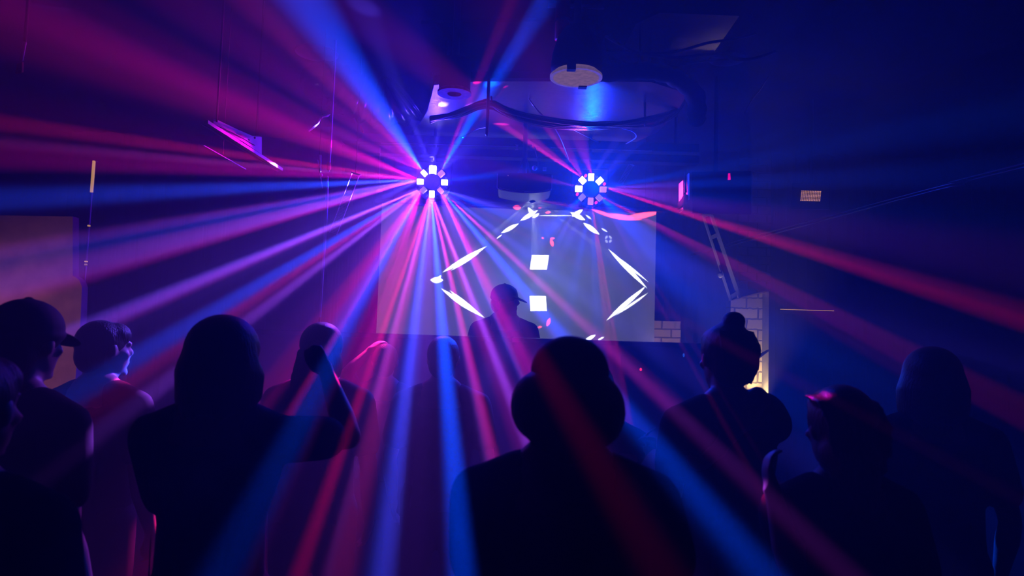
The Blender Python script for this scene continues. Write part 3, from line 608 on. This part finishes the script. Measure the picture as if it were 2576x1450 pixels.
cable([P(956, 372, 5.08), P(956, 390, 5.0), P(955, 450, 5.0), P(957, 462, 5.0)], .002, 'very thin hanging wire with a small hook, left of the brighter round light', 'lilac_tube')
cable([PZ(1933, 194, ZC), P(1925, 205, 4.85), P(1915, 222, 4.85), P(1893, 250, 4.85), P(1877, 275, 4.85), P(1873, 285, 4.85), P(1875, 293, 4.85)], .0045, 'thin pale wire curling down from the ceiling at upper right', 'beige')
cable([(1.75, 6.66, 2.49), P(2270, 494, 3.9), P(2420, 457, 3.5), P(2576, 412, 3.2), (3.35, -1.38, 2.49)], .006, 'long thin cable running along the right side, upper one of a pair')
cable([(1.75, 6.66, 2.46), P(2270, 501, 3.9), P(2420, 465, 3.5), P(2576, 421, 3.2), (3.35, -1.38, 2.46)], .006, 'long thin cable running along the right side, lower one of a pair')

hg = empty('ceiling_hanger', P(1225, 335, 4.3), label='short glossy vertical hanger holding the cable bundle', cat='hanger')
p = P(1225, 338, 4.05); MB().tube([p, (p.x, p.y, ZC)], .010, 12).build('rod', M['sheet'], hg, smooth=True)
MB().tube([P(1236, 243, 4.1), P(1237, 262, 4.1)], .005, 8).build('red_tie', M['redtape'], hg)
h2 = empty('ceiling_hanger', P(1625, 330, 4.5), label='thin black bent hanger at the right end of the metal sheet', cat='hanger')
p = P(1623, 315, 4.4); q_ = P(1622, 262, 4.4)
MB().tube([p, q_, Vector((q_.x + .04, q_.y, ZC))], .008, 10).build('rod', M['black'], h2)
# red-wrapped pipe near the top
rp_ = empty('taped_pipe', P(1420, 60, 3.7), label='vertical pipe wrapped in red tape near the top of the picture', cat='pipe')
p = P(1414, 100, 3.7); MB().tube([p, (p.x, p.y, ZC)], .04, 20, caps=False).build('pipe', M['redtape'], rp_, smooth=True)
MB().lathe(P(1414, 56, 3.7), [(.043, 0), (.043, .012)], 24).build('black_band', M['black'], rp_)
MB().bar(P(1378, 14, 3.9), P(1520, 18, 3.9), .02, .02).build('steel_strip', M['grey'], label='thin horizontal steel strip at the very top, beside the red pipe', cat='strip')
MB().lathe(PZ(797, 135, ZC - .012), [(.13, 0), (.145, .0), (.145, .012), (.13, .012), (.13, 0)], 36).build('ceiling_ring', M['grey'], label='faint round ceiling ring at upper left of the wrapped duct', cat='ring')
MB().lathe(PZ(1830, 150, ZC - .012), [(.10, 0), (.12, .0), (.12, .012), (.10, .012), (.10, 0)], 36).build('ceiling_ring', M['grey'], label='faint round ceiling ring right of the metal sheets', cat='ring')

# left: hanging white light trays
ty = empty('batten_light', P(600, 370, 3.9), label='white slanting batten light with a riveted side plate, hanging at left', cat='light')
MB().bar(P(517, 307, 3.5), P(706, 427, 4.2), .03, .018, (0, 0, 1)).build('tube_cover', M['white'], ty)
MB().bar(P(508, 313, 3.5), P(698, 431, 4.2), .012, .004, (0, 0, 1)).build('lower_lip', M['lilac_tube'], ty)
pq = [P(537, 298, 3.6), P(590, 323, 3.75), P(633, 342, 3.88), P(651, 342, 3.95), P(651, 386, 3.95), P(600, 352, 3.75), P(537, 314, 3.6)]
MB().slab(pq, (.01, .02, 0)).build('side_plate', M['white'], ty)
for u, v in ((597, 333), (625, 352), (641, 347)): MB().ell(P(u, v, 3.85), (.006, .006, .006)).build('rivet', M['black'], ty)
MB().tube([P(538, 313, 3.59), P(590, 337, 3.72), P(641, 366, 3.90)], .0022, 6).build('panel_seam', M['black'], ty)
for u, v, d in ((545, 305, 3.62), (645, 342, 3.94)):
    p = P(u, v, d); MB().tube([p, (p.x, p.y, ZC)], .006, 8).build('hanging_rod', M['black'], ty)
b2 = empty('thin_rail', P(565, 395, 3.7), label='very thin pale slanting rail below the batten light', cat='rail')
MB().bar(P(512, 366, 3.5), P(618, 426, 3.9), .005, .004).build('rail', M['lilac_tube'], b2)
p = P(560, 393, 3.68); MB().tube([p, Vector((p.x, p.y, ZC))], .002, 6).build('hanging_wire', M['black'], b2)
vb = empty('hanging_bracket', P(808, 470, 4.3), label='pair of thin bright blades hanging in a narrow V left of the fixtures', cat='bracket')
MB().bar(P(806, 390, 4.3), P(805, 440, 4.3), .010, .006, (0, 1, 0)).build('blade', M['white'], vb)
MB().bar(P(799, 402, 4.3), P(811, 474, 4.3), .005, .006, (0, 1, 0)).build('blade', M['white'], vb)
MB().ell(P(808, 441, 4.28), (.010, .01, .012)).build('joint_screw', M['white'], vb)
p = P(804, 388, 4.3); MB().tube([p, (p.x, p.y, ZC)], .002, 6).build('hanging_wire', M['black'], vb)
vp = empty('steel_pole', (PY(800, 1000, 4.4).x, 4.4, 0), label='thin tall steel pole left of the booth', cat='pole')
p0, p1, p2 = PY(831, 372, 4.4), PY(824, 445, 4.4), PY(805, 800, 4.4)
MB().tube([Vector((p0.x, 4.4, ZC)), p0, PY(827, 430, 4.4)], .008, 10).build('upper_tube', M['lilac_tube'], vp)
MB().tube([PY(827, 412, 4.4), PY(827, 425, 4.4)], .014, 10).build('collar', M['redtape'], vp)
MB().tube([p1, PY(822, 510, 4.4), PY(818, 590, 4.4), p2], [.006, .011, .009, .007], 10).build('lower_tube', M['lilac_tube'], vp)
MB().tube([p2, Vector((p2.x - .05, 4.4, .02))], .008, 10).build('lower_tube', M['dgrey'], vp)
MB().lathe((p2.x - .05, 4.4, 0), [(.12, 0), (.12, .01), (.02, .02)], 20).build('foot_plate', M['dgrey'], vp)
def tray(a0, a1, wd, nr, label, m):
    t = empty('perforated_tray', (a0 + a1) / 2, label=label, cat='tray')
    ax = (a1 - a0).normalized(); s = ax.cross(Vector((0, 1, 0))).normalized() * wd / 2
    for k in (-1, 1): MB().bar(a0 + s * k, a1 + s * k, .004, .012, (0, 1, 0)).build('edge_rail', m, t)
    g = MB()
    for i in range(nr):
        p = a0.lerp(a1, (i + .5) / nr); g.bar(p - s, p + s, .0035, .004, (0, 1, 0))
    g.build('slat_panel', m, t)
    MB().bar(a0 - s * 1.4, a0 + s * 1.4, .008, .012, (0, 1, 0)).build('end_plate', M['white'], t)
    p = a0; MB().tube([p, (p.x, p.y, ZC)], .004, 8).build('hanging_rod', M['black'], t)
tray(P(895, 437, 4.5), P(838, 588, 4.45), .05, 44, 'slanting perforated tray hanging left of the brighter round light', M['lilac_tube'])
tray(P(1588, 414, 5.2), P(1561, 462, 5.3), .035, 16, 'short slanting perforated tray hanging right of the red-dotted round light', M['lilac_tube'])
sl_ = empty('track_spotlight', P(52, 150, 3.0), label='small hanging spotlight at the upper left corner', cat='spotlight')
MB().tube([P(62, 108, 3.0), P(54, 150, 3.0)], .008, 10).build('stem', M['grey'], sl_)
MB().hexa([P(38, 186, 2.95), P(55, 184, 2.95), P(60, 182, 3.06), P(44, 184, 3.06), P(42, 160, 2.95), P(57, 155, 2.95), P(60, 156, 3.06), P(46, 158, 3.06)]).build('lamp_head', M['redtape'], sl_, bevel=.004)
p = P(62, 108, 3.0); MB().tube([p, (p.x, p.y, ZC)], .007, 8).build('stem', M['black'], sl_)

# ------------------------------------------------------------------ people
def rotz(a): return Matrix.Rotation(a, 3, 'Z')
def hand(g, wrist, dirn, palmn, curl, side, sc=1., point=False):
    """palm and five fingers; dirn along the hand, palmn = the way the palm faces"""
    d = Vector(dirn).normalized(); n = Vector(palmn); n = (n - d * n.dot(d)).normalized(); a = d.cross(n) * side
    pc = wrist + d * .05 * sc
    R = Matrix((a, n, d)).transposed()
    g.tube([wrist - d * .01, wrist + d * .03 * sc], [.024 * sc, .027 * sc], 10)
    g.ell(pc, (.040 * sc, .015 * sc, .048 * sc), R)
    for i, (off, ln, rr) in enumerate(((-.030, .064, .0078), (-.010, .075, .0085), (.010, .080, .0085), (.030, .073, .0083))):
        c = curl if not (point and i == 3) else .12
        p = wrist + (d * .090 + a * off) * sc; pts = [p - d * .02 * sc, p]; ang = 0
        for j, fr in enumerate((.45, .32, .23)):
            ang += c * (1.25, 1.5, 1.1)[j]
            dd = d * math.cos(ang) + n * math.sin(ang); p = p + dd * ln * fr * sc; pts.append(p)
        g.tube(pts, [rr * sc * 1.08, rr * sc * 1.05, rr * sc, rr * sc * .93, rr * sc * .82], 8)
    t0 = wrist + (d * .025 + a * .030) * sc
    k = min(curl, 1.)
    t1 = t0 + (d * .030 + a * (.024 - .018 * k) + n * .020 * (k + .3)) * sc; t2 = t1 + (d * .028 + a * (.010 - .028 * k) + n * .014 * k) * sc; t3 = t2 + (d * .018 + a * (.002 - .022 * k) + n * .006) * sc
    g.tube([t0, t1, t2, t3], [.013 * sc, .011 * sc, .010 * sc, .0085 * sc], 8)

def person(label, top, d, yaw=0., floor=0., extra=.02, wid=1., lean=(0, 0), arms=None, shirt='tee', hairf=None, capf=None, vox=.011, sleeve=.62, sleeve_l=None, head_yaw=0., bodyfat=1., tilt=0., xoff=0.):
    """top = pixel of the top of the head; arms = {'L': (elbow, wrist, curl, palmn, point), ...} in world space"""
    T = P(*top, d); H = T.z - floor - extra; s = H / 1.70
    R = rotz(yaw); org = Vector((T.x + xoff, T.y, floor))
    def W(x, y, z): return org + R @ Vector((x * s, y * s, 0)) + Vector((0, 0, z * s)) + (Vector((lean[0], lean[1], 0)) * max(0, z - .9) if lean else Vector())
    hc = W(0, .02, 1.592)
    root = empty('person', org, yaw, label=label, cat='person')
    RH = rotz(yaw + head_yaw) @ Matrix.Rotation(tilt, 3, 'Y')
    def Hh(x, y, z): return hc + RH @ Vector((x, y, z)) * s
    g = MB()
    # head with face
    g.ell(Hh(0, -.012, .018), (.073 * s, .092 * s, .092 * s), RH, 20); g.ell(Hh(0, .022, -.038), (.057 * s, .066 * s, .082 * s), RH, 18)
    g.tube([Hh(0, .088, .020), Hh(0, .105, -.012), Hh(0, .098, -.020)], [.009 * s, .013 * s, .013 * s], 8)
    for sx in (-1, 1):
        g.ell(Hh(sx * .029, .080, .018), (.014 * s, .011 * s, .009 * s), RH, 10); g.ell(Hh(sx * .030, .084, .036), (.020 * s, .010 * s, .006 * s), RH, 10)
        g.ell(Hh(sx * .077, -.004, .002), (.011 * s, .020 * s, .032 * s), RH, 10); g.ell(Hh(sx * .040, .064, -.018), (.022 * s, .020 * s, .018 * s), RH, 10)
    g.ell(Hh(0, .086, -.050), (.024 * s, .012 * s, .006 * s), RH, 10); g.ell(Hh(0, .084, -.059), (.020 * s, .012 * s, .007 * s), RH, 10); g.ell(Hh(0, .076, -.090), (.022 * s, .020 * s, .020 * s), RH, 10)
    fl = (tuple(R @ Vector((0, 1, 0))), .66)
    g.tube([W(0, -.01, 1.40), Hh(0, -.015, -.06)], [.062 * s, .053 * s], 14)
    def torso(g, inf=0., z0=.92, caps=True):
        b = bodyfat
        g.tube([W(0, 0, z0), W(0, .0, 1.02), W(0, .0, 1.15), W(0, .0, 1.28), W(0, -.005, 1.36)], [.165 * b * s + inf, .15 * b * s + inf, .148 * b * s + inf, .168 * wid * s + inf, .15 * wid * s + inf], 20, fl, caps=caps)
        g.tube([W(-.155 * wid, 0, 1.375), W(-.09 * wid, -.005, 1.405), W(0, -.01, 1.42), W(.09 * wid, -.005, 1.405), W(.155 * wid, 0, 1.375)], [.055 * s + inf, .056 * s + inf, .056 * s + inf, .056 * s + inf, .055 * s + inf], 14)
    torso(g)
    A = {}
    for k, sx in (('L', -1), ('R', 1)):
        sh = W(sx * .178 * wid, 0, 1.372)
        if arms and k in arms: el, wr, curl, pn, pt = arms[k]
        else: el, wr, curl, pn, pt = W(sx * .235 * wid, -.03, 1.10), W(sx * .225 * wid, .07, .87), .35, R @ Vector((-sx, 0, 0)), False
        el, wr = Vector(el), Vector(wr); A[k] = (sh, el, wr)
        g.tube([sh, sh.lerp(el, .45), el], [.052 * s, .045 * s, .037 * s], 14)
        g.tube([el, el.lerp(wr, .3), wr], [.037 * s, .040 * s, .025 * s], 14)
        hand(g, wr, (wr - el), pn, curl, -sx, s, pt)
    for sx in (-1, 1):
        g.tube([W(sx * .085, 0, .93), W(sx * .095, .01, .70), W(sx * .10, .02, .50), W(sx * .10, -.01, .30), W(sx * .10, -.01, .08)], [.088 * s, .078 * s, .055 * s, .052 * s, .036 * s], 14)
        g.tube([W(sx * .10, -.03, .045), W(sx * .11, .13, .03)], [.036 * s, .028 * s], 10)
    g.build('body', M['skin'], root, voxel=vox, iters=3)
    # clothing
    c = MB(); inf = .016
    torso(c, inf, .86, False); c.ell(W(0, -.005, 1.36), (.15 * wid * s, .10 * s, .06 * s), R)
    for k in ('L', 'R'):
        sh, el, wr = A[k]; sv = sleeve_l if (k == 'L' and sleeve_l) else sleeve
        e = sh.lerp(el, min(sv, 1.)); pts = [sh, sh.lerp(e, .5), e]; rr = [.062 * s + .006, .058 * s + .010, .050 * s + .016]
        if sv > 1: pts += [el.lerp(wr, (sv - 1) * .9)]; rr[2] = .046 * s + .01; rr += [.034 * s + .01]
        c.tube(pts, rr, 14)
    random.seed(len(label))
    for i in range(7):                       # cloth folds
        x = -.12 + .04 * i + random.uniform(-.01, .01); c.tube([W(x * wid, -.10 * wid, 1.30 - random.random() * .08), W(x * .9 * wid, -.112 * bodyfat, 1.02), W(x * wid, -.108 * bodyfat, .885)], [.005, .008, .010], 8)
    c.build('shirt', M[shirt], root, voxel=.011, iters=4)
    c = MB(); c.tube([W(0, 0, .98), W(0, 0, .88)], [.168 * bodyfat * s, .172 * bodyfat * s], 18, fl)
    for sx in (-1, 1): c.tube([W(sx * .085, 0, .92), W(sx * .095, .01, .70), W(sx * .10, .02, .50), W(sx * .10, -.01, .30), W(sx * .10, -.01, .10)], [.105 * s, .09 * s, .07 * s, .066 * s, .058 * s], 14)
    c.build('trousers', M['jeans'], root, voxel=.016, iters=3)
    for sx in (-1, 1):
        c = MB(); a = W(sx * .10, -.035, .045); b = W(sx * .112, .15, .035); c.tube([a, a.lerp(b, .5), b], [.045 * s, .047 * s, .036 * s], 12)
        for v in c.bm.verts:
            if v.co.z < floor: v.co.z = floor
        c.build('shoe', M['shoe'], root, smooth=True)
    if hairf: h = MB(); hm_ = hairf(h, Hh, s, RH, W) or 'hair'; h.build('hair', M[hm_], root, voxel=.007, iters=2)
    if capf:
        h = MB(); capf(h, Hh, s, RH); h.build('cap', M['cap'], root, voxel=.005, iters=2)
    return root, Hh, W

def short_hair(h, Hh, s, RH, W, k=1.):
    h.ell(Hh(0, -.022, .034), (.083 * s * k, .098 * s * k, .092 * s * k), RH, 18); h.ell(Hh(0, -.055, -.02), (.072 * s * k, .060 * s, .075 * s), RH, 14); h.ell(Hh(0, .028, .062), (.070 * s, .066 * s, .056 * s), RH, 14)
def strands(h, Hh, s, pts_fn, n, r=.006):
    for i in range(n): h.tube([Hh(*q) for q in pts_fn(i / n)], [r, r * 1.1, r * .9, r * .4], 6)

# 1 bob-haired person with raised fist
def bob(h, Hh, s, RH, W):
    h.ell(Hh(0, -.02, .035), (.102 * s, .115 * s, .100 * s), RH, 22); h.ell(Hh(0, -.035, -.035), (.118 * s, .105 * s, .105 * s), RH, 22)
    h.tube([Hh(-.085, -.02, -.04), Hh(-.085, -.03, -.11), Hh(-.06, -.045, -.155)], [.040 * s, .038 * s, .022 * s], 12); h.tube([Hh(.085, -.02, -.04), Hh(.088, -.02, -.10), Hh(.07, -.03, -.145)], [.040 * s, .034 * s, .018 * s], 12)
    h.ell(Hh(0, -.06, -.10), (.09 * s, .06 * s, .07 * s), RH, 16)
    strands(h, Hh, s, lambda t: [(.10 * math.cos(PI + t * PI) * .9, -.09 * math.sin(t * PI) - .02, .06), (.115 * math.cos(PI + t * PI), -.115 * math.sin(t * PI) - .02, -.03), (.112 * math.cos(PI + t * PI), -.11 * math.sin(t * PI) - .02, -.11), (.10 * math.cos(PI + t * PI), -.095 * math.sin(t * PI) - .02, -.165 - .02 * math.sin(t * 23))], 22, .008)
person('person with a dark bob raising a clenched right fist, largest figure at left', (548, 778), 1.93, shirt='tee', hairf=bob, vox=.0075, extra=.04, wid=1.04, bodyfat=.92, xoff=.02,
       arms={'R': (P(878, 1100, 2.02), P(822, 940, 2.16), .98, Vector((-.9, -.3, .1)), False), 'L': (P(440, 1330, 1.95), P(450, 1460, 2.15), .4, Vector((1, 0, 0)), False)})
# 2 centre person, cap over wide hair
def wide_hair(h, Hh, s, RH, W):
    h.ell(Hh(0, -.02, -.004), (.118 * s, .112 * s, .085 * s), RH, 22); h.ell(Hh(-.060, -.02, -.02), (.068 * s, .085 * s, .080 * s), RH, 16); h.ell(Hh(.064, -.02, -.028), (.066 * s, .085 * s, .082 * s), RH, 16)
    h.ell(Hh(0, -.045, -.075), (.088 * s, .062 * s, .066 * s), RH, 16); h.tube([Hh(0, -.06, -.06), Hh(0, -.06, -.13)], [.06 * s, .045 * s], 14)
def beanie(h, Hh, s, RH):
    h.ell(Hh(.004, -.012, .058), (.088 * s, .102 * s, .080 * s), RH, 24); h.ell(Hh(.0, -.012, .020), (.097 * s, .108 * s, .060 * s), RH, 24)
person('person seen from behind in a black tee, big dark figure at the bottom centre', (1432, 843), 1.46, shirt='tee2', hairf=wide_hair, capf=beanie, vox=.010, extra=.03, wid=1.06, bodyfat=1.12, sleeve=.8,
       arms={'L': (P(1200, 1440, 1.5), P(1290, 1560, 1.62), .4, Vector((1, 0, 0)), False), 'R': (P(1690, 1440, 1.5), P(1600, 1560, 1.62), .4, Vector((-1, 0, 0)), False)})
# 3 performer in the cap
def bcap(h, Hh, s, RH):
    h.ell(Hh(0, -.010, .046), (.090 * s, .106 * s, .088 * s), RH, 24); h.ell(Hh(0, -.010, .030), (.093 * s, .109 * s, .040 * s), RH, 24)
    Rb = RH @ Matrix.Rotation(-.42, 3, 'X'); h.ell(Hh(0, .108, .020), (.066 * s, .070 * s, .0085), Rb, 22)
    h.ell(Hh(0, -.008, .134), (.010, .010, .006))
person('person in a baseball cap behind the booth counter, facing right', (1272, 717), 5.25, yaw=PI + .1, floor=.30, head_yaw=1.25, shirt='tee3', capf=bcap, hairf=lambda h, Hh, s, RH, W: short_hair(h, Hh, s, RH, W, .92), vox=.009, extra=.02, wid=1.12,
       tilt=.0)
# 4 person in the middle, in front of the booth
person('person with dark cap-like hair standing just left of the performer, arms down', (1117, 838), 3.3, shirt='tee', hairf=short_hair, extra=.03, wid=1.05)
# 5 person left of the booth
def long_hair(h, Hh, s, RH, W):
    h.ell(Hh(0, -.02, .030), (.092 * s, .108 * s, .095 * s), RH, 20); h.ell(Hh(0, -.04, -.06), (.100 * s, .09 * s, .11 * s), RH, 18)
    h.tube([Hh(0, -.05, -.08), Hh(-.02, -.08, -.20), Hh(-.03, -.09, -.30)], [.085 * s, .085 * s, .05 * s], 14, (tuple(RH @ Vector((0, 1, 0))), .6))
    strands(h, Hh, s, lambda t: [(-.07 + .14 * t, -.10, .0), (-.085 + .17 * t, -.12, -.10), (-.09 + .16 * t, -.13, -.20), (-.08 + .13 * t, -.12, -.31)], 12, .008)
person('person with long dark hair behind the raised fist', (812, 802), 2.9, shirt='tee3', hairf=long_hair, extra=.03)
# 6 capped person at the left edge
def bcap2(h, Hh, s, RH): bcap(h, Hh, s, RH)
person('person in a dark baseball cap at the left, in front of the pale partition', (62, 756), 1.95, head_yaw=.1, yaw=-.25, shirt='tee2', capf=bcap2, hairf=short_hair, extra=.02)
# 7 very near figure at the left border
person('blurred dark figure cut off by the left border, nearest on that side', (-75, 868), 1.30, shirt='tee2', hairf=short_hair, extra=.03, sleeve=1.5)
# 11 person between the pale partition and the bob
person('person looking right with a rim-lit cheek, between the capped person and the bob', (262, 797), 2.7, yaw=-.2, head_yaw=-.45, shirt='tee2', hairf=short_hair, extra=.03)
# 14 shorter person between
person('shorter person with one arm raised to the side, left of the booth centre', (970, 858), 4.0, shirt='tee3', hairf=short_hair, extra=.03, wid=1.05,
       arms={'L': (P(872, 940, 3.85), P(925, 888, 3.95), .3, Vector((0, 0, -1)), False)}, vox=.0085)
# 8 bun person on the right
def bun(h, Hh, s, RH, W):
    short_hair(h, Hh, s, RH, W, 1.06); h.ell(Hh(.015, -.03, .135), (.040 * s, .040 * s, .034 * s), RH, 16); h.tube([Hh(.012, -.03, .10), Hh(.015, -.03, .13)], [.024 * s, .026 * s], 10)
    strands(h, Hh, s, lambda t: [(-.07 + .14 * t, -.08, .10), (-.08 + .16 * t, -.11, .05), (-.07 + .14 * t, -.115, -.02), (-.05 + .10 * t, -.10, -.08)], 10, .006)
person('person with a hair bun and raised right arm in front of the brick pier', (1832, 806), 2.35, yaw=.25, shirt='tee2', hairf=bun, extra=.03, vox=.008, wid=1.0,
       arms={'R': (P(1905, 1000, 2.30), P(1818, 1118, 2.20), .5, Vector((-1, 0, 0)), False)}, sleeve=.5)
# 9 rim-lit head at right
def sleek(h, Hh, s, RH, W):
    short_hair(h, Hh, s, RH, W, 1.08); h.ell(Hh(0, -.05, -.06), (.085 * s, .075 * s, .09 * s), RH, 16); h.tube([Hh(0, -.06, -.06), Hh(0, -.08, -.18)], [.08 * s, .06 * s], 14)
    strands(h, Hh, s, lambda t: [(-.08 + .16 * t, .03, .095), (-.095 + .19 * t, -.06, .085), (-.10 + .20 * t, -.11, .02), (-.09 + .18 * t, -.12, -.10)], 16, .006); return 'hair2'
person('person with smooth brown hair rim-lit pink and blue at lower right', (2118, 960), 1.75, yaw=.15, shirt='tee2', hairf=sleek, extra=.03, vox=.009,
       arms={'L': (P(1992, 1425, 1.60), P(1950, 1262, 1.66), .4, Vector((1, 0, 0)), False)}, sleeve_l=.35)
# 10 dim figure far right
person('dim reddish figure standing in the dark at the far right', (2345, 868), 2.5, yaw=-.35, shirt='tee2', hairf=bob, extra=.03)
# 12 pointing hand right of the centre figure
person('short person hidden behind the centre figure, one pointing finger raised', (1500, 905), 2.75, yaw=-.1, shirt='tee2', hairf=short_hair, extra=.03, vox=.0075,
       arms={'R': (P(1560, 1180, 2.55), P(1600, 1142, 2.62), .95, Vector((0, -1, 0)), True)}, sleeve=.5)
